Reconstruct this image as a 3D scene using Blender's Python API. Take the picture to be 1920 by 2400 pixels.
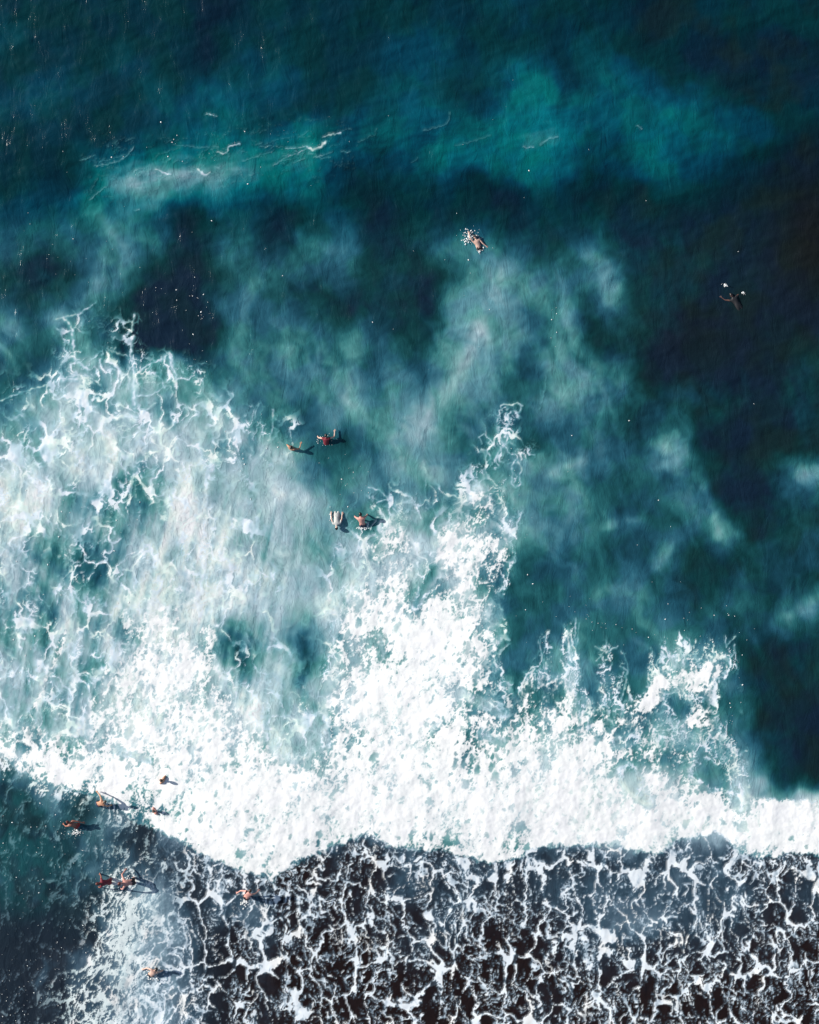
import bpy, bmesh, math, random
import numpy as np
from mathutils import Vector, Matrix

# ---------------------------------------------------------------- camera, light, exposure
S = bpy.context.scene
for o in list(bpy.data.objects): bpy.data.objects.remove(o, do_unlink=True)
COL = S.collection
PXM = 50.0                     # survey units per metre
CAM_H = 76.0                   # drone height above the water
cam_d = bpy.data.cameras.new("camera"); cam = bpy.data.objects.new("camera", cam_d); COL.objects.link(cam)
cam.location = (0, 0, CAM_H); cam.rotation_euler = (0, 0, 0)
cam_d.sensor_fit = 'VERTICAL'; cam_d.sensor_height = 24
cam_d.lens = 24*CAM_H/(2400/PXM)
cam_d.clip_end = 20000; S.camera = cam
SUN_EL = 25.0; SUN_AZ = 163.0  # azimuth of the sun counted from +x towards +y
world = bpy.data.worlds.new("World"); S.world = world; world.use_nodes = True
nt = world.node_tree; bg = nt.nodes["Background"]
sky = nt.nodes.new("ShaderNodeTexSky"); sky.sky_type = 'NISHITA'; sky.sun_disc = False
sky.sun_elevation = math.radians(SUN_EL); sky.sun_rotation = math.radians(90-SUN_AZ)
nt.links.new(sky.outputs[0], bg.inputs[0]); bg.inputs[1].default_value = 0.08
sun_d = bpy.data.lights.new("sun", 'SUN'); sun_d.energy = 5.0; sun_d.angle = math.radians(0.6); sun_d.color = (1.0, .95, .88)
sun = bpy.data.objects.new("sun", sun_d); COL.objects.link(sun)
sv = Vector((math.cos(math.radians(SUN_EL))*math.cos(math.radians(SUN_AZ)), math.cos(math.radians(SUN_EL))*math.sin(math.radians(SUN_AZ)), math.sin(math.radians(SUN_EL))))
sun.rotation_euler = (-sv).to_track_quat('-Z', 'Y').to_euler(); sun.location = sv*60
S.view_settings.view_transform = 'Standard'; S.view_settings.look = 'None'
S.view_settings.gamma = 1; S.view_settings.use_curve_mapping = False; S.view_settings.exposure = 0.36
S.render.resolution_x = 819; S.render.resolution_y = 1024

STEP = 1.8
# ======================================================================
# SEA STATE FIELDS  (plan view; u = metres*50 east, v = metres*50 south of the NW corner)
# ======================================================================
HMAP = """
111111100111111111211110011111
211111101111112221111210100000
111121101221112221221221100000
122112122221112211241233210000
221112223211122322342333432211
111112333245323233455234433210
111345665455212244343223321100
121356554333101110011010210000
223342012101200111011101000000
332343013113411143311310100000
201341002323211124433231110000
112531012421211035544341100000
425210003332011145525021100000
425420003353322155624211000001
236765623444424346415340000001
357474466343534565235432121001
467775568433545643434321310001
547968773653236643512432510001
866954877785344543545322321014
985335976787544537553422340012
875656987666748495644332234011
734268797665679798532322311212
664258788876779598322323211211
546479886778887788423344312213
547459983576889996423424323132
648579973463886985435423554101
666489996475899997434533543111
665799979876899996444433433100
747799899866799945768644544210
887887898967789955778754444310
248888888899999999999978864811
134344788899999999999998886899
211322688888778888889999999999
212333347832224434444434443444
211345323421113324333333433323
101247324411111132112344333212
101455521421112231112345332211
013355520310002210112322222121
022355620200010101111121111100
112346530210010100021111110000
""".split()
FMAP = """
000000000000000000000000000000
000000000000000000000000000000
000000000000000000000000000000
000000000000000000000000000000
000000000000000000000000000000
000000000000000000000000000000
000000000000000000000000000000
000000000000000000000000000000
000000000000000000000000000000
000000000000000000000000000000
000000000000000000000000000000
000100000000000000000000000000
003221000000000000000000000000
103040100000000000000000000000
125444421000000000000000000000
235353322100000000100000000000
234354324331000000410000000000
333444233530000002510000000000
553344332210101113310000000000
443333442211023237500000000000
432332333211237367510000000000
422343343211358488700000000000
442344455321449578500000000000
434355554311677787500000000000
343367761311799997404100000000
335257882221788997425241444000
334688884222799997456333775100
343788886324799997677547565000
354689988635899987778876556200
676677899846899998889876676400
158889999999999999999967765400
111246999999999999999988975787
112222379999879999999999988999
112233368984345365654443534775
111243346544323344334434333433
111355234444323355433433444433
011365432544444344344444444433
012455531343344333434543444343
123446542333333233334333433344
223456642433223234444434433333
""".split()
HG = np.array([[float(c) for c in r] for r in HMAP])
FG = np.array([[float(c) for c in r] for r in FMAP])
COV = np.array([0, .02, .06, .13, .24, .40, .57, .73, .85, .955, .985])

def hash2(ix, iy, s):
    ix = ix.astype(np.uint32); iy = iy.astype(np.uint32)
    h = ix*np.uint32(374761393) + iy*np.uint32(668265263) + np.uint32((s*2246822519) & 0xffffffff)
    h = (h ^ (h >> np.uint32(13)))*np.uint32(1274126177)
    h = (h ^ (h >> np.uint32(16)))*np.uint32(2246822519)
    return h ^ (h >> np.uint32(15))

def perlin(x, y, s=0):
    x = np.asarray(x, np.float32); y = np.asarray(y, np.float32)
    xi = np.floor(x); yi = np.floor(y)
    xf = (x-xi).astype(np.float32); yf = (y-yi).astype(np.float32)
    xi = xi.astype(np.int64); yi = yi.astype(np.int64)
    def g(dx, dy):
        a = hash2(xi+dx, yi+dy, s).astype(np.float32)*np.float32(2*math.pi/4294967296)
        return np.cos(a)*(xf-dx)+np.sin(a)*(yf-dy)
    w = xf*xf*xf*(xf*(xf*6-15)+10); h = yf*yf*yf*(yf*(yf*6-15)+10)
    a = g(0, 0)*(1-w)+g(1, 0)*w
    b = g(0, 1)*(1-w)+g(1, 1)*w
    return (a*(1-h)+b*h)*1.5

def fbm(x, y, o=4, s=0, gain=.5):
    t = 0; a = 1; n = 0
    for i in range(o):
        t = t+a*perlin(x*2**i+17.3*i, y*2**i-9.1*i, s+i*31); n += a; a *= gain
    return t/n

def voro(x, y, s=0, jit=.95):
    """distance between the two nearest cells (0 on a cell wall) and the hash of the nearest cell"""
    x = np.asarray(x, np.float32); y = np.asarray(y, np.float32)
    xi = np.floor(x).astype(np.int64); yi = np.floor(y).astype(np.int64)
    f1 = np.full(x.shape, 9., np.float32); f2 = f1.copy(); cid = np.zeros(x.shape, np.float32)
    for dx in (-1, 0, 1):
        for dy in (-1, 0, 1):
            h = hash2(xi+dx, yi+dy, s)
            px = xi+dx+.5+jit*((h & np.uint32(0xffff)).astype(np.float32)/65536-.5)
            py = yi+dy+.5+jit*((h >> np.uint32(16)).astype(np.float32)/65536-.5)
            d = np.hypot(x-px, y-py).astype(np.float32)
            m = d < f1
            f2 = np.where(m, f1, np.minimum(f2, d)); cid = np.where(m, (h % np.uint32(1009)).astype(np.float32)/1009, cid)
            f1 = np.where(m, d, f1)
    return f2-f1, f1, cid

def sstep(a, b, x):
    t = np.clip((x-a)/(b-a), 0, 1); return t*t*(3-2*t)

def bicubic(G, x, y):
    R, Cn = G.shape
    x = np.clip(x, 0, Cn-1.001); y = np.clip(y, 0, R-1.001)
    xi = np.floor(x).astype(int); yi = np.floor(y).astype(int); fx = x-xi; fy = y-yi
    def w(t): return [(1-t)**3/6, (3*t**3-6*t**2+4)/6, (-3*t**3+3*t**2+3*t+1)/6, t**3/6]   # B-spline
    def wc(t): return [-.5*t+t*t-.5*t**3, 1-2.5*t*t+1.5*t**3, .5*t+2*t*t-1.5*t**3, -.5*t*t+.5*t**3]
    a = [.45*p+.55*q for p, q in zip(w(fx), wc(fx))]; b = [.45*p+.55*q for p, q in zip(w(fy), wc(fy))]
    o = 0
    for j in range(4):
        yy = np.clip(yi+j-1, 0, R-1)
        for i in range(4):
            o = o+a[i]*b[j]*G[yy, np.clip(xi+i-1, 0, Cn-1)]
    return o

def seg_dist(u, v, pts, w):
    """value in 0..1 of a soft stroke along a polyline, half width w (scalar or per point)"""
    pts = np.array(pts, float); ws = np.full(len(pts), w, float) if np.isscalar(w) else np.array(w, float)
    pad = ws.max()*2.2
    out = np.zeros(u.shape, np.float32)
    m = (u > pts[:, 0].min()-pad) & (u < pts[:, 0].max()+pad) & (v > pts[:, 1].min()-pad) & (v < pts[:, 1].max()+pad)
    if not m.any(): return out
    x = u[m]; y = v[m]; best = np.zeros(x.shape)
    for (p, q, wa, wb) in zip(pts[:-1], pts[1:], ws[:-1], ws[1:]):
        d = q-p; L = (d**2).sum()+1e-9
        t = np.clip(((x-p[0])*d[0]+(y-p[1])*d[1])/L, 0, 1)
        r = np.hypot(x-p[0]-t*d[0], y-p[1]-t*d[1])/(wa+(wb-wa)*t)
        best = np.maximum(best, np.exp(-r*r))
    out[m] = best
    return out

# the lower edge of the broken wave, surveyed point by point
EDGE = np.array([(-400,1560),(-120,1690),(0,1768),(41,1806),(100,1837),(223,1862),(252,1874),(323,1926),(367,1945),(400,1960),(467,2000),
 (520,2020),(579,2046),(640,2056),(672,2040),(703,2023),(774,1985),(815,1968),(848,1958),(877,1963),(922,1985),(975,1986),(1026,1992),
 (1085,2004),(1133,2020),(1175,2018),(1211,2015),(1248,1989),(1280,1985),(1447,1978),(1488,1995),(1540,2000),(1588,1976),(1636,1960),
 (1681,1945),(1707,1967),(1733,2000),(1762,2013),(1825,2011),(1851,1999),(1920,2008),(2050,2015),(2400,1990)], float)

# milky streaks and clear gaps under the surface, plus painted lit patches on the swell: (points, half width, change of H)
WISPS = [
 ([(1175,640),(1160,700),(1120,780),(1090,850),(1055,910),(1010,960)], 24, 1.5),
 ([(1130,770),(1095,830),(1075,870)], 14, 1.2),
 ([(1385,600),(1430,650),(1445,700),(1400,730)], 26, 1.3),
 ([(1320,740),(1300,850),(1330,930),(1390,880)], 30, 1.0),
 ([(960,960),(980,1010),(940,1040)], 34, 1.5),
 ([(850,760),(830,850),(810,950)], 26, 1.1),
 ([(1300,1110),(1360,1085)], 15, 2.6),
 ([(1560,1050),(1600,1060),(1580,1090),(1545,1100)], 20, 1.6),
 ([(1640,1130),(1665,1180),(1690,1260)], 18, 1.6),
 ([(1880,1120),(1960,1080)], 20, 2.4),
 ([(1860,1450),(1900,1420),(1950,1370)], 22, 1.8),
 ([(1420,1235),(1500,1215)], 12, 1.4),
 ([(1545,1330),(1570,1290)], 14, 1.2),
 ([(1360,1120),(1330,1200),(1300,1300)], 18, 1.0),
 ([(370,405),(480,415),(560,400),(600,420)], 20, .7),
 ([(260,440),(310,430)], 24, 1.1),
 ([(200,470),(260,540),(280,600)], 26, .9),
 ([(1220,160),(1215,220),(1200,300)], 22, .5),
 ([(1240,335),(1290,325)], 16, 1.0),
 ([(1540,260),(1535,320),(1515,370)], 26, .1),
 ([(600,660),(570,750),(560,830)], 22, 1.0),
 ([(690,1010),(720,1040),(800,1045),(900,1060)], 26, -.7),
 ([(420,700),(330,690),(350,800)], 34, -1.0),
 ([(95,1240),(110,1290),(140,1340)], 22, -1.0),
 ([(245,1310),(225,1370)], 16, -2.2),
 ([(545,1460),(555,1530),(575,1570)], 16, -2.0),
 ([(710,1490),(718,1560),(700,1600)], 15, -2.6),
 ([(225,905),(190,950)], 15, -2.0),
 ([(330,1130),(350,1160),(340,1190)], 22, -1.6),
 ([(170,1580),(130,1450),(110,1520)], 20, -.8),
 ([(215,1570),(200,1620)], 16, -1.5),
 ([(1020,1330),(985,1390),(970,1420)], 14, -2.0),
 ([(1200,1380),(1215,1480),(1190,1560),(1240,1640)], 20, -1.0),
 ([(420,1010),(430,1080),(440,1200),(430,1300)], 18, 1.0),
 ([(150,1470),(120,1560),(90,1650)], 12, 1.6),
]
# clear lanes (negative) and heaped ridges (positive) in the surface foam
GAPS = [
 ([(1235,1420),(1232,1500),(1228,1560)], 14, -5), ([(1302,1440),(1306,1520),(1304,1570)], 11, -4.5), ([(1376,1420),(1374,1520),(1384,1610)], 13, -4.5),
 ([(1440,1500),(1442,1570)], 10, -3), ([(1492,1450),(1490,1560),(1500,1610)], 19, -6), ([(1580,1640),(1600,1665)], 17, -6), ([(1570,1600),(1640,1640)], 6, -2),
 ([(1712,1580),(1722,1680),(1742,1770)], 14, -3), ([(1690,1600),(1700,1700)], 16, -2.5), ([(1470,1810),(1500,1870),(1520,1880)], 20, -4.5), ([(1640,1810),(1700,1860),(1730,1900)], 24, -4.5),
 ([(1480,1730),(1440,1740)], 16, -2.5), ([(1650,1760),(1680,1800)], 22, -3.5), ([(1040,1600),(1090,1630),(1180,1670)], 14, -2.5), ([(1130,1720),(1170,1740)], 16, -2.5),
 ([(1030,1690),(1010,1720)], 12, -3), ([(1380,1700),(1300,1730)], 14, -1.8), ([(1080,1830),(1110,1850)], 14, -2.5), ([(760,1690),(770,1740)], 14, -2.2),
 ([(330,1660),(380,1700)], 20, -2.2), ([(280,1760),(350,1780)], 12, -3), ([(420,1625),(450,1640)], 14, -2.2), ([(890,1490),(900,1540)], 13, -3.2), ([(225,1560),(190,1640)], 16, -3),
 ([(330,1580),(320,1600)], 10, -2), ([(1560,1860),(1640,1900)], 10, -1.5), ([(1020,1340),(985,1400),(975,1420)], 11, -6), ([(1000,1220),(990,1280)], 16, -3),
 ([(1335,1480),(1340,1540)], 9, 2.5), ([(1418,1525),(1420,1535)], 11, 4), ([(1530,1640),(1500,1650),(1540,1600),(1620,1590),(1690,1560)], 16, 4), ([(1640,1670),(1620,1690)], 16, 4),
 ([(155,1480),(120,1570),(80,1660)], 9, 3), ([(430,1180),(440,1280),(445,1400)], 12, 1.2),
]
# single filaments of surface foam one can follow by eye: (points, half width, strength)
STRANDS = [
 ([(223,708),(204,722),(182,737),(160,740),(130,748)], 2.6, .9),
 ([(148,745),(160,756),(168,772),(171,800),(174,841),(186,850),(205,865)], 4.2, 1.),
 ([(315,737),(311,755),(308,774),(296,784)], 3.0, 1.),
 ([(308,808),(306,838),(314,862),(315,908),(317,956)], 3.6, 1.),
 ([(315,905),(314,958)], 7, .9),
 ([(323,877),(345,855),(371,845),(397,831),(403,860),(414,880),(410,905)], 2.8, 1.),
 ([(397,828),(402,845),(405,858)], 6, .9),
 ([(323,886),(345,884),(371,881),(380,890),(386,908)], 2.2, .9),
 ([(323,927),(352,927),(370,918),(382,908)], 2.2, .9),
 ([(327,958),(345,961),(364,945)], 2.2, .9),
 ([(371,845),(376,870),(380,890)], 2., .5),
 ([(258,980),(290,975),(322,978)], 4.5, 1.),
 ([(0,939),(22,930),(63,915),(104,904),(148,889)], 2.2, .8),
 ([(140,889),(175,888),(208,886)], 5, 1.),
 ([(37,1060),(63,1079),(85,1112),(100,1130)], 2.6, .9),
 ([(270,815),(262,826),(258,820),(275,828),(300,834)], 2.2, .8),
 ([(1173,952),(1182,946),(1198,950),(1212,944),(1224,952),(1216,966),(1200,964),(1188,974)], 2.4, .9),
 ([(1204,946),(1202,958),(1210,968)], 1.8, .6),
 ([(1173,952),(1177,964),(1166,983),(1163,1003),(1170,1018)], 2.2, .7),
 ([(1190,973),(1193,990),(1185,1008),(1190,1028),(1178,1048),(1168,1062),(1160,1080)], 4.0, 1.),
 ([(1178,1040),(1196,1036),(1206,1046)], 3., .7),
 ([(1130,1040),(1122,1024),(1133,1018),(1150,1030),(1145,1040)], 2.2, .8),
 ([(1207,1078),(1199,1092),(1203,1112),(1198,1130),(1208,1142),(1220,1134),(1218,1112),(1223,1096),(1214,1082)], 2.8, .9),
 ([(1203,1105),(1212,1118)], 1.8, .7),
 ([(1146,1062),(1150,1075),(1140,1090),(1136,1110)], 2.4, .8),
 ([(863,1142),(892,1149),(905,1165),(922,1190),(940,1215)], 2.6, .9),
 ([(885,1176),(905,1172),(925,1185),(955,1175)], 2.6, .8),
 ([(990,1080),(1000,1110),(995,1160),(1010,1190)], 2.0, .6),
 ([(1280,880),(1275,920),(1265,960)], 1.6, .4),
 ([(640,960),(640,1000),(628,1040),(612,1070)], 2.6, .8),
 ([(640,1000),(655,1010),(640,1030)], 2.0, .6),
 ([(758,1140),(762,1180)], 1.6, .5),
 ([(1555,1573),(1538,1563),(1540,1545),(1556,1536),(1572,1545),(1573,1562),(1558,1573)], 1.7, .9),
 ([(1570,1545),(1575,1533),(1588,1533),(1592,1548)], 1.7, .9),
 ([(1517,1610),(1516,1585),(1524,1566),(1540,1555)], 2., .9),
 ([(1517,1600),(1530,1615),(1560,1625),(1590,1622)], 2., .9),
 ([(1524,1570),(1550,1590),(1580,1600)], 1.8, .8),
 ([(1600,1560),(1605,1590),(1600,1615)], 1.8, .8),
 ([(1632,1550),(1640,1543),(1650,1550),(1646,1570)], 2, .8),
 ([(1670,1510),(1672,1540),(1680,1560)], 2, .9),
 ([(1698,1490),(1700,1515),(1712,1500),(1722,1490)], 1.8, .8),
 ([(1705,1545),(1718,1530),(1720,1510)], 3, .9),
 ([(1330,1480),(1333,1520),(1338,1560)], 3.5, 1.),
 ([(1350,1450),(1347,1490),(1350,1540)], 2., .8),
 ([(1322,1465),(1328,1500)], 2., .7),
 ([(1358,1460),(1353,1500),(1345,1545)], 2., .7),
 ([(1420,1500),(1420,1520),(1405,1540),(1396,1550)], 2., .8),
 ([(1395,1515),(1420,1528),(1445,1515)], 2.6, .9),
 ([(1262,1500),(1270,1540),(1280,1580)], 2.4, .8),
 ([(1452,1560),(1470,1570),(1465,1600),(1455,1640)], 2.4, .8),
 ([(1460,1530),(1470,1560),(1472,1570)], 1.6, .5),
 ([(1545,1330),(1550,1300)], 2, .3),
]
CREST = [
 ([(722,349),(735,356),(755,348),(764,337)], 5, 1.), ([(758,327),(772,321),(800,318)], 2.6, .9),
 ([(670,352),(700,352),(722,347)], 2.2, .7), ([(640,392),(675,372),(700,362),(722,352)], 1.8, .6),
 ([(367,400),(385,408),(404,412)], 3, .95), ([(467,401),(476,411),(486,412),(495,407)], 3.6, 1.),
 ([(512,362),(525,365),(534,362),(538,352)], 2.6, .9), ([(538,349),(552,346),(566,343)], 3, .95),
 ([(486,273),(499,275),(512,278)], 2.0, .9), ([(193,382),(212,375),(230,369)], 1.6, .6),
 ([(226,393),(255,390),(285,382),(308,366),(318,350)], 2, .6), ([(225,385),(260,380),(300,368)], 1.6, .45),
 ([(212,470),(232,452),(250,440)], 2, .6), ([(215,450),(225,430),(232,420)], 1.6, .45),
 ([(410,345),(440,348),(470,352),(505,348)], 1.6, .5), ([(370,372),(390,362),(425,352)], 1.6, .4),
 ([(735,372),(760,368),(780,360)], 2, .6), ([(800,360),(822,360)], 1.6, .6), ([(690,385),(715,375)], 1.8, .5),
 ([(610,350),(640,347),(665,350)], 1.8, .5), ([(570,382),(600,372),(640,360)], 1.6, .5),
 ([(790,314),(825,308)], 1.6, .45), ([(840,338),(862,328),(880,322),(882,308)], 1.6, .4),
 ([(992,312),(1020,306),(1048,296),(1056,270)], 2, .45), ([(1065,345),(1100,338),(1150,322)], 3, .35),
 ([(1225,349),(1250,348)], 2.4, .7), ([(1265,342),(1285,330),(1304,325)], 3, .55), ([(965,385),(980,372)], 1.6, .35),
 ([(1490,300),(1502,308)], 1.8, .6), ([(505,402),(520,430)], 2, .4), ([(560,395),(575,425)], 3, .3),
 ([(360,448),(375,440)], 2., .4), ([(315,494),(327,492)], 2, .6), ([(700,330),(725,312)], 1.6, .4),
 ([(620,345),(650,333),(680,328)], 1.6, .35), ([(740,366),(755,375),(775,370)], 1.6, .5), ([(300,338),(318,330)],1.8,.4),
]
_eq = {}
def equal(name, f, x, y):
    if name not in _eq:
        r = np.random.RandomState(5)
        a = r.rand(24000)*2600-300; b = r.rand(24000)*3000-300
        _eq[name] = np.sort(f(a, b))
    s = _eq[name]
    return np.interp(f(x, y), s, np.linspace(0, 1, len(s)))

def where_needed(mask, f, *arrs):
    """evaluate f only on the samples that use it"""
    outs = None
    sub = f(*[a[mask] for a in arrs]) if mask.any() else None
    if sub is None: sub = f(*[a.ravel()[:1] for a in arrs]); mask = np.zeros(mask.shape, bool)
    one = not isinstance(sub, tuple); sub = (sub,) if one else sub
    outs = []
    for q in sub:
        o = np.zeros(mask.shape, np.float32)
        if mask.any(): o[mask] = q
        outs.append(o)
    return outs[0] if one else tuple(outs)

def rot(x, y, deg):
    c = math.cos(math.radians(deg)); s = math.sin(math.radians(deg))
    return c*x+s*y, -s*x+c*y

def cells(x, y, s, w, k=.4):
    """1 on the wall between two bubbles, falling off over w; walls swell where three bubbles meet"""
    a, f, c = voro(x, y, s)
    a = np.maximum(a-k*np.maximum(f-.45, 0), 0)
    return np.exp(-(a/w)**1.3), a, f, c

def lace(x, y, cov):
    """long open foam cells: strands of uneven width, veins across them, froth of small bubbles"""
    wx = x+44*fbm(x/120, y/120, 3, 11)+16*fbm(x/34, y/34, 3, 12)+4*fbm(x/9, y/9, 2, 19)
    wy = y+50*fbm(x/120, y/120, 3, 13)+16*fbm(x/34, y/34, 3, 14)+4*fbm(x/9, y/9, 2, 20)
    q = np.clip(cov/.34, .22, 2.2)
    n = fbm(x/5, y/6, 3, 26, .6)
    big = sstep(-.35, .35, fbm(x/60, y/110, 4, 24))
    tear = sstep(-.34, -.10, fbm(x/26, y/44, 3, 27))
    A, a, f, c = cells(wx/44, wy/78, 21, (.028+.085*big*sstep(-.3, .45, fbm(x/20, y/32, 3, 30)))*q)
    m = sstep(-.22, .06, fbm(x/55+4, y/80, 4, 25)+.2*(q-1)+.16*n)
    B, b, _, c2 = cells(wx/22+3, wy/36, 22, (.055+.12*sstep(-.3, .4, fbm(x/15, y/24, 3, 36)))*q)
    m3 = sstep(-.12, .14, fbm(x/44+9, y/70, 4, 28)+.18*(q-1)-.02+.25*n)
    D, _, _, _ = cells(wx/12, wy/17, 23, .15*q**.5)
    m4 = sstep(.0, .25, fbm(x/30, y/52, 3, 37)+.3*np.exp(-a/.12)-.08+.1*(q-1))
    core = sstep(.30, .70, A+.35*n)*(.25+.75*tear)
    v1 = sstep(.30, .75, B+.4*n)*m
    v2 = sstep(.38, .85, D+.4*n)*m3
    v3 = sstep(.10, .34, fbm(x/4.2, y/6, 2, 38))*m4
    blob = sstep(.40, .48, fbm(x/24+9, y/56, 4, 29, .6)+.14*(q-1)+.12*A+.15*n)
    tone = .80+.5*fbm(x/16, y/26, 3, 39)
    al = 1-(1-.97*core)*(1-.94*v1)*(1-.80*v2)*(1-.7*v3)*(1-.92*blob)
    al = al*np.clip(tone+.25*core*(.4+big), .5, 1)
    al = np.clip(1.3*al-.12, 0, 1)
    skirt = np.exp(-np.minimum(a, b*.6+.1)/.15)*(.2+.8*big)
    return al, skirt, c2

def web(x, y, cov):
    """thin torn filaments over milky water, with a milky halo round them"""
    wx = x+46*fbm(x/100, y/100, 4, 31)+20*fbm(x/30, y/30, 4, 32); wy = y+46*fbm(x/100, y/100, 4, 33)+20*fbm(x/30, y/30, 4, 34)
    q = np.clip(cov/.24, 0, 2.6)
    n = fbm(x/6, y/7, 3, 46)
    t = sstep(-.3, .35, fbm(x/28, y/40, 3, 47))
    g1 = sstep(-.42, .05, fbm(x/95, y/130, 3, 44)+.22*(q-1)); g2 = sstep(-.30, .22, fbm(x/70, y/100, 3, 48)+.2*(q-1))
    g3 = sstep(-.10, .30, fbm(x/46, y/60, 3, 49)+.15*(q-1))
    A, a, _, _ = cells(wx/54, wy/88, 41, .028+.05*t, .3)
    B, b, _, _ = cells(wx/25, wy/42, 42, .045+.06*t, .3)
    D, _, _, _ = cells(wx/11, wy/18, 43, .11)
    st = sstep(.12, .42, fbm((x+.2*y)/7, y/60, 4, 50, .6))*sstep(-.1, .3, fbm(x/50, y/120, 3, 51))*sstep(1150, 1350, y)
    al = 1-(1-.97*g1*sstep(.22, .75, A+.35*n))*(1-.85*g2*sstep(.28, .85, B+.4*n))*(1-.62*g3*sstep(.35, .9, D+.4*n))*(1-.55*st)
    halo = g1*np.exp(-a/.16)*.9+g2*np.exp(-b/.22)*.5
    return np.clip(al*(.62+.6*t)*1.15-.05, 0, 1), halo

def froth(x, y):
    """fine grainy froth drawn out by the backwash"""
    rx, ry = rot(x+22*fbm(x/60, y/60, 3, 91), y+22*fbm(x/60, y/60, 3, 92), 24)
    r = 1-np.abs(fbm(rx/9, ry/34, 4, 93, .65))*3.4
    D, _, _, _ = cells(rx/15, ry/30, 94, .13)
    B, _, _, _ = cells(rx/34+.3*fbm(x/9, y/9, 2, 98), ry/60, 97, .10)
    return .55*np.clip(r, -.5, 1)+.45*D+.6*B+.75*fbm(rx/30, ry/120, 4, 95, .6)+.4*fbm(x/3.6, y/5, 2, 96)

def net_thick(x, y):
    """dense bubble raft: closed except for small torn pits"""
    wx = x+12*fbm(x/30, y/30, 3, 51); wy = y+12*fbm(x/30, y/30, 3, 52)
    wx, wy = rot(wx, wy, 22)
    A, a, f, c = cells(wx/22, wy/32, 53, .3)
    B, _, _, _ = cells(wx/9, wy/12, 54, .25)
    big = fbm(wx/70, wy/105, 3, 55); sm = fbm(wx/13, wy/19, 4, 56, .6)
    return -(1.15*big+.8*sm)+.34*A+.28*B-.25*sstep(.55,.95,c)+.40*fbm(x/3.6, y/5, 2, 58)

def pits(x, y, cov):
    """torn holes in the raft: dark-centred bubbles of several sizes, more of them where the raft is thin"""
    wx = x+10*fbm(x/26, y/26, 3, 141)+4*fbm(x/7, y/7, 2, 142); wy = y+10*fbm(x/26, y/26, 3, 143)+4*fbm(x/7, y/7, 2, 144)
    wx, wy = rot(wx, wy, 20)
    g = fbm(x/55, y/80, 3, 145)
    out = np.zeros(x.shape, np.float32)
    for sx, sy, seed, size, amp in ((24, 46, 146, .27, .9), (14, 26, 147, .30, .95), (8, 13, 148, .34, .8)):
        a, f, c = voro(wx/sx, wy/sy, seed)
        p = np.clip((1-cov)*1.5+.0+1.25*g*(1.12-cov)+.02*(seed-146), .006, .9)
        on = sstep(p, p*.6, c); r_ = size*(.6+.8*((c*37.7) % 1))
        out = np.maximum(out, on*amp*(.45+.55*((c*91.3) % 1))*sstep(r_*1.5, r_*.7, f+.16*fbm(x/6, y/8, 3, seed+5)-.12*fbm(x/15, y/22, 2, seed+9)))
    return out

def hz_milk(u, v):
    return sstep(760, 560, u)*sstep(900, 1050, v)*sstep(1800, 1700, v)

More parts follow.
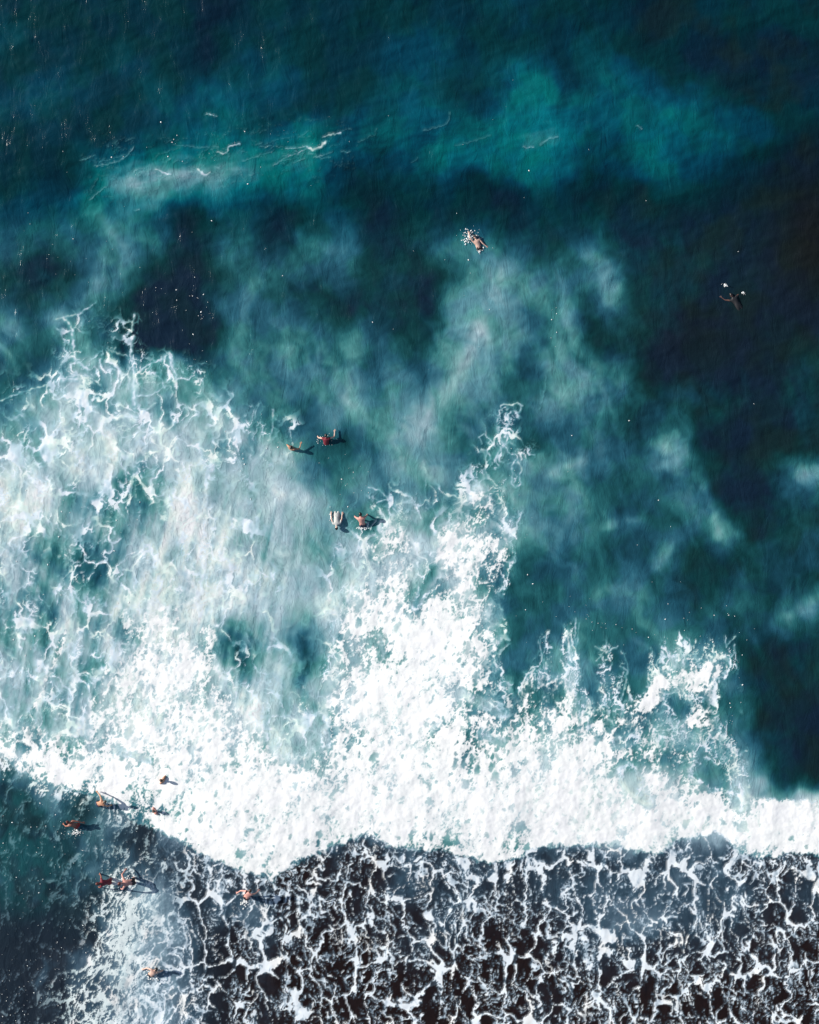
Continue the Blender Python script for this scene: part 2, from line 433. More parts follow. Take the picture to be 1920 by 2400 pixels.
def fields(u, v):
    """everything the surface needs at plan positions u, v"""
    n1 = fbm(u/150, v/150, 4, 1); n2 = fbm(u/150, v/150, 4, 2)
    uw = u+58*n1+12*fbm(u/35, v/35, 3, 3); vw = v+58*n2+12*fbm(u/35, v/35, 3, 4)
    H = bicubic(HG, uw/64-.5, vw/60-.5)
    uf = u+30*fbm(u/60, v/60, 3, 5); vf = v+30*fbm(u/60, v/60, 3, 6)+60*fbm(u/15, v/70, 4, 60)*sstep(1250, 1400, v)*(1-sstep(1700, 1760, v))
    F = bicubic(FG, uf/64-.5, vf/60-.5)
    # smoky streaks
    us = u+60*fbm(u/130, v/130, 3, 7); vs = v+60*fbm(u/130, v/130, 3, 8)
    rx, ry = rot(us, vs, -28)
    mid = sstep(420, 640, v)*(1-sstep(1750, 1900, v))
    smoke = fbm(rx/46, ry/120, 5, 9)
    smoke2 = fbm(us/60, vs/90, 5, 10, .55)
    fine = (1-np.abs(fbm(rx/30, ry/100, 5, 77, .6))*3)
    H = H+mid*(1.5*smoke+1.0*smoke2+.22*fine-.1)*np.clip(.35+H/4, .3, 1.2)+(1-mid)*(.9*smoke2)*np.clip(.3+H/4, .3, 1)
    uq = u+14*fbm(u/40, v/40, 3, 15); vq = v+14*fbm(u/40, v/40, 3, 16)
    for p, w, a in WISPS:
        H = H+a*seg_dist(uq, vq, p, w)*(1+.8*smoke)
    vert = sstep(1020, 1300, v)*(1-sstep(620, 760, u+.1*(v-1400)))*(1-sstep(1760, 1850, v))
    H = H+vert*(2.4*fbm((u+.22*v)/15, v/170, 4, 17)+.05)
    # crest of the swell at the top: fine drawn-out streaks
    cb = np.exp(-((v-(395-.085*(u-250)))/62)**2)*sstep(150, 260, u)*(1-sstep(1250, 1450, u))
    lx, ly = rot(uq, vq, -12)
    H = H+cb*(1.1*fbm(lx/75, ly/9, 4, 18)+.25)
    # edge of the broken wave
    e = np.interp(u+10*fbm(u/20, v/20, 3, 61), EDGE[:, 0], EDGE[:, 1])+17*fbm(u/15, v/20, 5, 62, .6)+9*fbm(u/60, v/90, 2, 63)
    d = e-v
    solid = sstep(-3, 9, d)
    band = solid*sstep(150, 40, d-60*fbm(u/50, v/50, 4, 64))
    right = sstep(1740, 1790, u)
    top_r = 1868+.09*(u-1760)+14*fbm(u/12, v/60, 3, 65)
    band = np.where(u > 1750, solid*sstep(-6, 16, v-top_r)*right+band*(1-right), band)
    leftk = sstep(520, 330, u)
    for p, w, a_ in GAPS: F = F+a_*seg_dist(u+8*fbm(u/14, v/14, 3, 69), v+8*fbm(u/14, v/14, 3, 70), p, w)
    F = np.where(d > 0, F, np.minimum(F, 5.2-1.3*sstep(-75, -15, d))+.7*sstep(540, 400, u+.3*(v-2000))*sstep(2040, 2140, v)*sstep(150, 260, u+.2*(v-2200)))
    F = F+band*(np.maximum(9.3, F)-F)*(1-.25*leftk)
    F = F-8*right*sstep(4, -14, v-top_r)*(u > 1700)*(d > 20)
    F = F*(1-sstep(0, 45, u-(1700+.25*(v-1500)+10*n1*3)))*(v < 1868)+F*(v >= 1868)
    uc = np.interp(v, [1200,1290,1360,1420,1500,1560,1600,1660], [1228,1206,1188,1172,1190,1172,1196,1215])+22*fbm(u/25, v/25, 3, 66)
    gapr = np.interp(v, [1200,1500,1560,1600,1660], [1900,1240,1232,1222,1215])
    F = F*(1-sstep(0, 16, u-uc)*sstep(0, 14, gapr-u)*(v > 1180)*(v < 1660))
    F = F*(1-sstep(0, 20, u-uc)*(v > 1180)*(v < 1440))
    F = F+mid*.9*fbm(u/45, v/60, 3, 67)*(F > .4)
    F = np.where((d < 0) & (u < 520), F+1.0*sstep(500, 380, u+.3*(v-2000)), F)
    F = np.clip(F, 0, 9.5)
    cov = np.interp(F, np.arange(11), COV)
    # networks
    low = sstep(-6, 6, -d)
    H = H-.55*np.exp(-((u-1520)/190)**2-((v-310)/120)**2); sq = .60+.34*sstep(760, 560, u)
    H = np.where((H > 3) & (v < 480), 3+(H-3)*sq, H)+.55*hz_milk(u, v)
    calm = mid*sstep(600, 760, u)*sstep(1320, 1180, v)*(cov < .01)
    H = np.where(H > 4.2, 4.2+(H-4.2)*(1-.32*calm), H)
    left_low = low*sstep(500, 330, u+.3*(v-2000)+40*n1)
    kt = sstep(4.4, 6.6, F)*(1-low)
    rmass = sstep(1180, 1300, u)*sstep(1400, 1480, v)*(1-low)
    pt = where_needed(kt > 0, lambda a, b: equal('thick', net_thick, a, b), u, v)
    pf = where_needed(left_low > 0, lambda a, b: equal('froth', froth, a, b), u, v)
    def thr(p, soft): return sstep(1-cov-soft, 1-cov+soft, p)*sstep(0, .03, cov)
    aw, halo = where_needed((low < 1) & (kt < 1) & (rmass < 1) & (cov > .01), web, u, v, cov)
    aw = aw*sstep(.01, .10, cov)
    at = thr(pt, .07+.07*sstep(.9, .5, cov))
    hp = where_needed(kt > 0, pits, u, v, cov)
    at = at*(1-hp)*(.97+.12*np.clip(fbm(u/90, v/60, 4, 78), -1, .25))
    at = at*(1-.20*sstep(.45, .0, pt-(1-cov)))*(1-.10*sstep(.1, .45, fbm(u/5, v/8, 3, 59, .6)))
    alow, skirt, c2 = where_needed((low > 0) & (left_low < 1), lace, u, v, cov)
    ar, sk2, _ = where_needed((rmass > 0) & (kt < 1) & (cov > .02), lambda a, b, c: lace(a*1.35+700, b*1.2, c*1.3), u, v, cov); ar = ar*sstep(.03, .16, cov)
    afr = thr(pf, .11)*(.45+.5*sstep(.08, .35, cov))
    aup = aw*(1-rmass)+np.maximum(ar, .0)*rmass
    al = aup*(1-kt)+at*kt
    alow = (alow*(1-left_low)+afr*left_low)*sstep(0, .04, cov)
    al = al*(1-low)+alow*low
    H = H+low*(1-left_low)*(1.3*skirt-.4)+left_low*(-1.2+2.0*smoke2)+low*1.2*sstep(420, 250, u)
    H = np.where(kt > 0, np.maximum(H, 3.4*kt*rmass+5.0*kt*(1-rmass)), H)-.7*low*sstep(2120, 2240, v)*(1-left_low)
    H = H+1.3*rmass*sstep(.15, .4, cov)
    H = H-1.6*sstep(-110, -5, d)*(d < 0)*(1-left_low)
    us_ = u+3.5*fbm(u/10, v/10, 2, 71); vs_ = v+3.5*fbm(u/10, v/10, 2, 72)
    fil = np.zeros(u.shape, np.float32)
    brk = .72+.5*fbm(u/11, v/11, 2, 73)
    for p, w, a in STRANDS: fil = np.maximum(fil, a*.95*seg_dist(us_, vs_, p, w))
    cf = np.zeros(u.shape, np.float32)
    for p, w, a in CREST: cf = np.maximum(cf, a*seg_dist(us_, vs_, p, w*.8))
    al = np.maximum(al, np.clip(fil*brk*1.15, 0, 1)*.9)
    crest = np.clip((cf*1.2-.25)*(brk+.2), 0, 1)+cb*(1-sstep(700, 900, u))*.5*sstep(.82, .99, equal('ridge', lambda a, b: 1-np.abs(fbm(a/60, b/9, 3, 74)), lx, ly))*brk*sstep(-.1, .35, fbm(u/60, v/25, 2, 75))
    hw = sstep(0, .2, cov)*(1-low)*(1-kt)*(1-rmass)
    H = H+hw*(.2+1.9*halo+2.6*fbm(uq/34, vq/74, 5, 68, .6)+.8*sstep(.3, .55, cov)-.45)+.1*vert-1.5*kt*(1-sstep(.55,.3,cov))-.15*mid
    return dict(H=H, al=np.maximum(al, crest*.95), cov=cov, d=d, low=low, kt=kt, left=left_low, crest=crest, smoke=smoke, n1=n1, n2=n2, vert=vert)

def srgb(c): 
    c = np.array(c, float)/255
    return np.where(c <= .04045, c/12.92, ((c+.055)/1.055)**2.4)
RAMP_TOP = srgb([(14,36,50),(9,48,58),(5,62,78),(0,84,96),(12,108,114),(44,126,132),(92,150,157),(140,172,182),(170,195,200),(198,214,214),(228,232,230)])  # teal steps also paint the sunlit swell face into the water colour
RAMP_MID = srgb([(22,40,54),(20,56,64),(30,76,88),(42,96,108),(66,122,130),(94,146,152),(126,165,170),(154,183,190),(182,205,209),(208,222,219),(228,232,230)])
RAMP_LOW = srgb([(34,27,29),(38,38,45),(43,55,67),(56,78,94),(82,104,120),(112,138,152),(140,165,178),(160,185,196),(180,203,210),(205,218,220),(228,232,230)])

def albedo(u, v, f):
    """colour of the milky water and of the foam floating on it"""
    H = np.clip(f['H'], -.6, 10)
    ix = np.clip(H, 0, 9.999); i = ix.astype(int); t = (ix-i)[..., None]
    def ramp(R): return R[i]*(1-t)+R[np.minimum(i+1, 10)]*t
    a = sstep(430, 640, v)[..., None]
    low = np.clip(f['low']*(1-.6*sstep(400, 120, u)*sstep(2250, 2000, v)), 0, 1)[..., None]
    c = ramp(RAMP_TOP)*(1-a)+ramp(RAMP_MID)*a
    lc = ramp(RAMP_LOW); bl = (sstep(620, 420, u)*sstep(2.2, .6, H))[..., None]*.8
    c = c*(1-low)+(lc*(1-bl)+bl*srgb((33, 46, 58)))*low
    # plankton-green and blue drifts
    g = sstep(-.25, .25, fbm(u/85, v/85, 4, 81))[..., None]
    gm = (1-low)*.55*(1-sstep(3, 7, H)*.75)[..., None]
    c = c*(1+gm*(g-.5)*np.array([-.12, .22, -.24]))
    r = sstep(-.1, .35, fbm(u/110, v/110, 3, 82))[..., None]*sstep(1250, 1600, u)[..., None]*(1-low)*sstep(2.2, .2, H)[..., None]
    c = c*(1-r*.5)+r*.5*srgb((24, 40, 37))
    dk = (np.exp(-((u-1910)/120)**2-((v-560)/190)**2)+.55*np.exp(-((u-1640)/150)**2-((v-790)/90)**2))[..., None]*.75
    c = c*(1-dk)+dk*srgb((27, 26, 25))
    tl = (f['low']*sstep(230, 60, u+20*f['n1'])*sstep(2180, 2050, v)*sstep(-.2, .2, fbm(u/50, v/70, 3, 83)))[..., None]*.75
    c = c*(1-tl)+tl*srgb((30, 78, 84))
    white = srgb((249, 249, 247))
    blue = srgb((188, 210, 226)); mint = srgb((196, 220, 211))
    k = f['kt'][..., None]; wl = sstep(.1, .45, fbm(u/45, v/70, 3, 84))[..., None]
    thin = blue*(1-wl)+srgb((222, 224, 222))*wl
    mg = sstep(-.1, .3, fbm(u/60, v/60, 3, 85))[..., None]
    ll = f['left'][..., None]*.65
    thin = thin*(1-ll)+(mint*(1-wl)+srgb((228, 228, 224))*wl)*ll
    thin = thin*low+(1-low)*(blue*(1-mg)+mint*mg)*1.1
    fc = thin*(1-k)+white*k
    al = f['al'][..., None]
    sheer = (srgb((98, 172, 178))*(1-low)+srgb((104, 132, 152))*low)
    se = sstep(.85, .25, al)*(1-k*.25)*(.35+.65*sstep(7.5, 3.5, H)[..., None])
    fc = fc*(1-se)+sheer*se
    fc = fc*(1-al**4*.6)+white*al**4*.6
    c = c*(1-al)+fc*al
    return np.clip(c-np.array([.003, .0035, .0055])*(1-al), 0.0006, .93)

# ======================================================================
# BUILDING
# ======================================================================
LIGHT = 1.0                     # radiance of a white horizontal sheet in this light
def tag(o, label=None, cat=None, group=None, kind=None):
    if label: o['label'] = label
    if cat: o['category'] = cat
    if group: o['group'] = group
    if kind: o['kind'] = kind
    return o
def uv2w(u, v): return (u-960)/PXM, (1200-v)/PXM

def surf_mat(name, rough, ior, bump, noise_scale, grain, bump_dist=.05, spec=.5):
    m = bpy.data.materials.new(name); m.use_nodes = True; n = m.node_tree.nodes; l = m.node_tree.links
    p = n["Principled BSDF"]; p.inputs["Roughness"].default_value = rough; p.inputs["IOR"].default_value = ior
    p.inputs["Specular IOR Level"].default_value = spec
    at = n.new("ShaderNodeAttribute"); at.attribute_name = "tint"
    tc = n.new("ShaderNodeTexCoord")
    n1 = n.new("ShaderNodeTexNoise"); n1.inputs["Scale"].default_value = noise_scale; n1.inputs["Detail"].default_value = 6; n1.inputs["Roughness"].default_value = .6
    l.new(tc.outputs["Object"], n1.inputs["Vector"])
    mr = n.new("ShaderNodeMapRange"); mr.inputs[1].default_value = .25; mr.inputs[2].default_value = .75
    mr.inputs[3].default_value = 1-grain; mr.inputs[4].default_value = 1+grain
    l.new(n1.outputs["Fac"], mr.inputs[0])
    mx = n.new("ShaderNodeVectorMath"); mx.operation = 'SCALE'
    l.new(at.outputs["Color"], mx.inputs[0]); l.new(mr.outputs[0], mx.inputs[3]); l.new(mx.outputs[0], p.inputs["Base Color"])
    b = n.new("ShaderNodeBump"); b.inputs["Strength"].default_value = bump; b.inputs["Distance"].default_value = bump_dist
    n2 = n.new("ShaderNodeTexNoise"); n2.inputs["Scale"].default_value = noise_scale*.5; n2.inputs["Detail"].default_value = 8; n2.inputs["Roughness"].default_value = .62; n2.inputs["Distortion"].default_value = .7
    mp = n.new("ShaderNodeMapping"); mp.inputs["Rotation"].default_value = (0, 0, math.radians(35)); mp.inputs["Scale"].default_value = (1, .45, 1)
    l.new(tc.outputs["Object"], mp.inputs[0]); l.new(mp.outputs[0], n2.inputs["Vector"])
    l.new(n2.outputs["Fac"], b.inputs["Height"]); l.new(b.outputs[0], p.inputs["Normal"])
    return m
def plain(name, col, rough=.6, noise=.15, scale=25):
    m = bpy.data.materials.new(name); m.use_nodes = True; n = m.node_tree.nodes; l = m.node_tree.links
    p = n["Principled BSDF"]; p.inputs["Roughness"].default_value = rough
    t = n.new("ShaderNodeTexNoise"); t.inputs["Scale"].default_value = scale; t.inputs["Detail"].default_value = 4
    tc = n.new("ShaderNodeTexCoord"); l.new(tc.outputs["Object"], t.inputs["Vector"])
    r = n.new("ShaderNodeValToRGB"); e = r.color_ramp.elements
    e[0].position = .3; e[1].position = .7
    e[0].color = (*[c*(1-noise) for c in col], 1); e[1].color = (*[min(c*(1+noise), 1) for c in col], 1)
    l.new(t.outputs["Fac"], r.inputs[0]); l.new(r.outputs[0], p.inputs["Base Color"])
    return m

def axis(a, b, step, far, grow):
    c = list(np.arange(a, b+step*.5, step)); d = step
    hi = []; x = c[-1]
    while x < b+far: d *= grow; x += d; hi.append(x)
    lo = []; x = c[0]; d = step
    while x > a-far: d *= grow; x -= d; lo.append(x)
    return np.array(lo[::-1]+c+hi)

def swell(u, v):
    """height of the sea in metres: an incoming swell, the spent wave behind, the step of the bore"""
    z = .55*np.exp(-((v-(330-.04*(u-300)))/120)**2)*sstep(-400, 200, u)
    z = z+.10*np.sin(v/150+.002*u)+.05*fbm(u/130, v/130, 3, 101)
    ru, rv = rot(u, v, -14)
    off = .07+.93*sstep(1250, 700, v-.25*(u-960)); z = z+off*(.075*fbm(ru/200+.4*fbm(u/120, v/120, 2, 107), rv/62, 3, 105)+.030*fbm(ru/55, rv/26, 4, 106, .6))
    e = np.interp(u, EDGE[:, 0], EDGE[:, 1])
    d = e-v
    z = z+.16*sstep(-25, 200, d)*sstep(900, 150, d)
    far = np.hypot(u-960, v-1200)
    return z*sstep(4000, 2500, far)+.025*fbm(u/28, v/28, 3, 102)*sstep(3000, 1500, far)

def mesh_from(name, verts, quads, cols, mat):
    me = bpy.data.meshes.new(name); nv = len(verts); nq = len(quads)
    me.vertices.add(nv); me.vertices.foreach_set("co", verts.astype(np.float32).ravel())
    me.loops.add(nq*4); me.loops.foreach_set("vertex_index", quads.astype(np.int32).ravel())
    me.polygons.add(nq); me.polygons.foreach_set("loop_start", np.arange(nq, dtype=np.int32)*4)
    me.polygons.foreach_set("use_smooth", np.ones(nq, bool))
    me.update(calc_edges=True)
    if cols is not None:
        ca = me.color_attributes.new("tint", 'FLOAT_COLOR', 'POINT')
        ca.data.foreach_set("color", np.concatenate([cols, np.ones((nv, 1))], 1).astype(np.float32).ravel())
    me.materials.append(mat)
    o = bpy.data.objects.new(name, me); COL.objects.link(o); return o

def grid_quads(ny, nx):
    i = np.arange(ny*nx).reshape(ny, nx)
    return np.stack([i[1:, :-1], i[1:, 1:], i[:-1, 1:], i[:-1, :-1]], -1)      # counter-clockwise seen from above

M_water = surf_mat("sea_water", .18, 1.33, .66, 3.4, .06, .09)
M_foam = surf_mat("sea_foam", .9, 1.3, .05, 22.0, .035, .006, .25)

# one survey of the sea, every 2 units (4.5 cm) inside the view, coarser outside it
au = axis(-40, 1960, STEP, 330, 1.05); av = axis(-40, 2440, STEP, 330, 1.05)
if len(au) % 2 == 0: au = au[:-1]
if len(av) % 2 == 0: av = av[:-1]
U, V = np.meshgrid(au.astype(np.float32), av.astype(np.float32))
Fd = fields(U, V)
fade = sstep(0, 300, np.minimum(np.minimum(U+320, 2240-U), np.minimum(V+320, 2720-V)))
RGB = albedo(U, V, Fd)
Z = swell(U, V)
X, Y = uv2w(U, V)
al = Fd['al']*fade
# the open sea round the survey
ou = axis(au[0]*1.0, au[-1]*1.0, (au[-1]-au[0])/60, 260000, 1.35)
def lin(c): return srgb(c)
DEEP = srgb((10, 46, 58))
nu, nv_ = len(au[::2]), len(av[::2])
wu = au[::2]; wv = av[::2]
def stretch(a):
    lo = []; x = a[0]; d = abs(a[1]-a[0])
    while x > -140000: d *= 1.35; x -= d; lo.append(x)
    hi = []; x = a[-1]; d = abs(a[-1]-a[-2])
    while x < 140000: d *= 1.35; x += d; hi.append(x)
    return np.array(lo[::-1]+list(a)+hi), len(lo), len(hi)
su, lu, hu = stretch(wu); sv_, lv, hv = stretch(wv)
SU, SV = np.meshgrid(su, sv_)
def half(A):
    """average over the 2x2 neighbourhood, then every second sample"""
    B = A.copy(); B[:-1] = (B[:-1]+A[1:])/2; Cc = B.copy(); Cc[:, :-1] = (Cc[:, :-1]+B[:, 1:])/2
    return Cc[::2, ::2]
inner_rgb = half(RGB)*half(fade)[..., None]+DEEP*(1-half(fade))[..., None]
pad = ((lv, hv), (lu, hu))
WR = np.stack([np.pad(inner_rgb[..., k], pad, mode='edge') for k in range(3)], -1)
WZ = swell(SU, SV)
WX, WY = uv2w(SU, SV)
sea = mesh_from("sea", np.stack([WX, WY, WZ], -1).reshape(-1, 3), grid_quads(*SU.shape).reshape(-1, 4), (WR/LIGHT).reshape(-1, 3), M_water)
tag(sea, kind='structure')

# seabed sloping up to the beach (south)
bv = np.concatenate([[-140000, -30000, -8000], np.linspace(-2000, 5000, 71), [9000, 30000, 140000]]); bu = np.concatenate([[-140000, -20000], np.linspace(-3000, 5000, 41), [20000, 140000]])
BU, BV = np.meshgrid(bu, bv)
def depth(v): return np.interp(v, [-140000, -2000, 0, 560, 1050, 1250, 1900, 2080, 2400, 5000, 9000], [60, 12, 5.2, 2.6, 1.28, 1.20, 1.0, .88, .74, .45, .45])
BX, BY = uv2w(BU, BV)
bed = mesh_from("seabed", np.stack([BX, BY, -depth(BV)], -1).reshape(-1, 3), grid_quads(*BU.shape).reshape(-1, 4), None, plain("wet_dark_sand", (.09, .085, .08), .8, .2, 3))
tag(bed, kind='structure')

# foam floats on the sea as relief of its own
kt = Fd['kt']; low = Fd['low']
lump = fbm(U/13, V/13, 3, 111)*.5+fbm(U/34, V/34, 2, 112)
FZ = Z+.004+al*(.0002+.0007*kt)+sstep(.2, .9, al)*kt*(.0006+.0006*lump)
q = grid_quads(*U.shape)
def qmax(A): return np.maximum(np.maximum(A[1:, :-1], A[1:, 1:]), np.maximum(A[:-1, 1:], A[:-1, :-1]))
on = qmax(al) > .05
c_low = low[:-1, :-1] > .5; c_v = V[:-1, :-1]; c_kt = kt[:-1, :-1] > .5; c_right = (U[:-1, :-1] > 1180) & (c_v > 1380)
sel = dict(whitewater=on & ~c_low & (c_kt | c_right), foam_lace=on & c_low, foam_web=on & ~c_low & ~c_kt & ~c_right & (c_v > 560), crest_foam=on & ~c_low & (c_v <= 560))
info = dict(
 whitewater=("thick white foam of the broken wave lying across the picture", "whitewater"),
 foam_lace=("lacy net of bluish white foam over dark water in front of the broken wave", "foam"),
 foam_web=("thin torn foam threads over milky turquoise water behind the broken wave", "foam"),
 crest_foam=("short white foam streaks on the crest of the far teal swell", "foam"))
P = np.stack([X, Y, FZ], -1).reshape(-1, 3); Cf = (RGB/LIGHT).reshape(-1, 3)
for nm, mask in sel.items():
    qq = q[mask]
    ids, inv = np.unique(qq.ravel(), return_inverse=True)
    o = mesh_from(nm, P[ids], inv.reshape(-1, 4), Cf[ids], M_foam)
    tag(o, info[nm][0], info[nm][1], kind='stuff')

# ---------------------------------------------------------------- flecks and spray
def surf_z(u, v): return float(swell(np.array([float(u)]), np.array([float(v)]))[0])
def blobs(name, pts, mat, label, cat):
    """small irregular pats of froth, some modelled for sun glints: (x, y, z, radius, flatness)"""
    base = np.array([(0, 0, 1), (1, 0, 0), (.31, .95, 0), (-.81, .59, 0), (-.81, -.59, 0), (.31, -.95, 0), (0, 0, -1)], float)
    tri = [(0, 1, 2), (0, 2, 3), (0, 3, 4), (0, 4, 5), (0, 5, 1), (6, 2, 1), (6, 3, 2), (6, 4, 3), (6, 5, 4), (6, 1, 5)]
    rg = np.random.RandomState(len(pts)); vs = []; fs = []
    for (x, y, z, r, fl) in pts:
        a = rg.rand()*6.28; el = 1+rg.rand()*1.2; b = base*(.7+.6*rg.rand(7, 1))
        bx = b[:, 0]*el*r; by = b[:, 1]*r
        k = len(vs)
        for i in range(7): vs.append((x+bx[i]*math.cos(a)-by[i]*math.sin(a), y+bx[i]*math.sin(a)+by[i]*math.cos(a), z+b[i, 2]*r*fl))
        fs += [tuple(k+j for j in t) for t in tri]
    me = bpy.data.meshes.new(name); me.from_pydata(vs, [], fs); me.materials.append(mat)
    for p in me.polygons: p.use_smooth = True
    o = bpy.data.objects.new(name, me); COL.objects.link(o); return tag(o, label, cat, kind='stuff')
M_white = plain("white_froth_and_glint", (.82, .84, .84), .5, .05, 40)
M_grey = plain("wet_froth", (.30, .40, .43), .4, .3, 20)
rg = np.random.RandomState(3)
def scatter(zones, lo, hi):
    out = []
    for (cu, cv, su_, sv2, n, ang) in zones:
        a = math.radians(ang)
        for _ in range(int(n*.5)):
            p, r = rg.randn()*su_, rg.randn()*sv2
            u = cu+p*math.cos(a)-r*math.sin(a); v = cv+p*math.sin(a)+r*math.cos(a)
            if not (-60 < u < 1980 and -60 < v < 2460): continue
            x, y = uv2w(u, v); s = lo+(hi-lo)*rg.rand()**4
            out.append((x, y, surf_z(u, v)+.012, s, .35))
    return out
blobs("fleck_and_glint", scatter([(40, 2000, 60, 130, 130, 0), (130, 1960, 60, 50, 60, 0), (60, 2330, 70, 70, 130, 0), (120, 2250, 150, 40, 130, -50), (250, 1990, 60, 40, 60, 0),  # lower-left flecks also stand in for sun sparkle on the wavelets
   (470, 730, 14, 70, 40, 0), (1300, 770, 8, 30, 14, 0), (60, 1500, 60, 140, 90, 15), (170, 1300, 110, 120, 120, 0), (480, 350, 170, 40, 50, -5), (160, 560, 90, 50, 26, 0),
   (960, 700, 500, 260, 34, 0), (1500, 1250, 250, 160, 30, 0), (1130, 640, 25, 60, 16, 0), (640, 1080, 60, 50, 60, 0), (830, 1130, 50, 40, 40, 0), (1000, 400, 300, 150, 18, 0), (340, 700, 80, 60, 30, 0),
   (1560, 1480, 110, 25, 60, 0), (1720, 1640, 14, 110, 60, 0), (1340, 1460, 60, 30, 40, 0), (1210, 1200, 20, 70, 50, 0)], .009, .030), M_white,
   "scattered white foam flecks and modelled sun-glint specks dotted over the whole sea surface", "foam")

# ---------------------------------------------------------------- people
SKIN = dict(fair=plain("fair_skin", (.62, .40, .32), .45, .08, 12), pink=plain("sunburnt_skin", (.60, .30, .25), .45, .12, 12), tan=plain("tanned_skin", (.46, .24, .15), .45, .1, 12),
            brown=plain("brown_skin", (.30, .12, .085), .42, .15, 12), dark=plain("dark_skin", (.10, .05, .04), .4, .12, 12))
HAIR = dict(black=plain("wet_black_hair", (.014, .010, .010), .3, .3, 60), brown=plain("wet_brown_hair", (.05, .022, .014), .35, .3, 60), grey=plain("dark_grey_hair", (.07, .065, .05), .45, .3, 60), red=plain("auburn_hair", (.10, .022, .016), .35, .3, 60))
CLOTH = dict(maroon=plain("maroon_swimwear", (.20, .02, .035), .6, .15, 30), navy=plain("navy_swimwear", (.02, .03, .07), .6, .15, 30), black=plain("black_swimwear", (.012, .012, .015), .6, .15, 30),
             white=plain("white_swim_shirt", (.50, .50, .48), .7, .06, 30), red=plain("red_swimwear", (.36, .03, .03), .6, .15, 30), green=plain("green_swimwear", (.04, .10, .06), .6, .15, 30))

def skinned(name, pts, edges, radii, root=0, sub=1):
    me = bpy.data.meshes.new(name); me.from_pydata([tuple(p) for p in pts], edges, []); o = bpy.data.objects.new(name, me); COL.objects.link(o)
    md = o.modifiers.new("skin", 'SKIN'); md.use_smooth_shade = True
    for i, r in enumerate(radii):
        sk = me.skin_vertices[0].data[i]; sk.radius = r if isinstance(r, tuple) else (r, r); sk.use_root = (i == root)
    sb = o.modifiers.new("smooth", 'SUBSURF'); sb.levels = sub; sb.render_levels = sub
    dg = bpy.context.evaluated_depsgraph_get(); dg.update()
    ev = bpy.data.meshes.new_from_object(o.evaluated_get(dg))
    bpy.data.objects.remove(o, do_unlink=True); bpy.data.meshes.remove(me)
    ev.name = name; return ev

def sphere_bm(bm, cx, frame, rx, ry, rz, shape=None, seg=14, rings=10, cut=None):
    """ellipsoid in a frame (side, front, up); shape(p) may push a point of the unit sphere"""
    s, f, up = frame; grid = []
    for i in range(rings+1):
        th = math.pi*i/rings
        if cut and th > cut+.01: break
        row = []
        for j in range(seg):
            ph = 2*math.pi*j/seg
            p = Vector((math.sin(th)*math.cos(ph), math.sin(th)*math.sin(ph), math.cos(th)))
            if shape: p = shape(p)
            row.append(bm.verts.new(cx+s*(p.x*rx)+f*(p.y*ry)+up*(p.z*rz)))
        grid.append(row)
    for a, b in zip(grid[:-1], grid[1:]):
        for j in range(seg):
            k = (j+1) % seg
            try: bm.faces.new((a[j], b[j], b[k], a[k]))
            except ValueError: pass

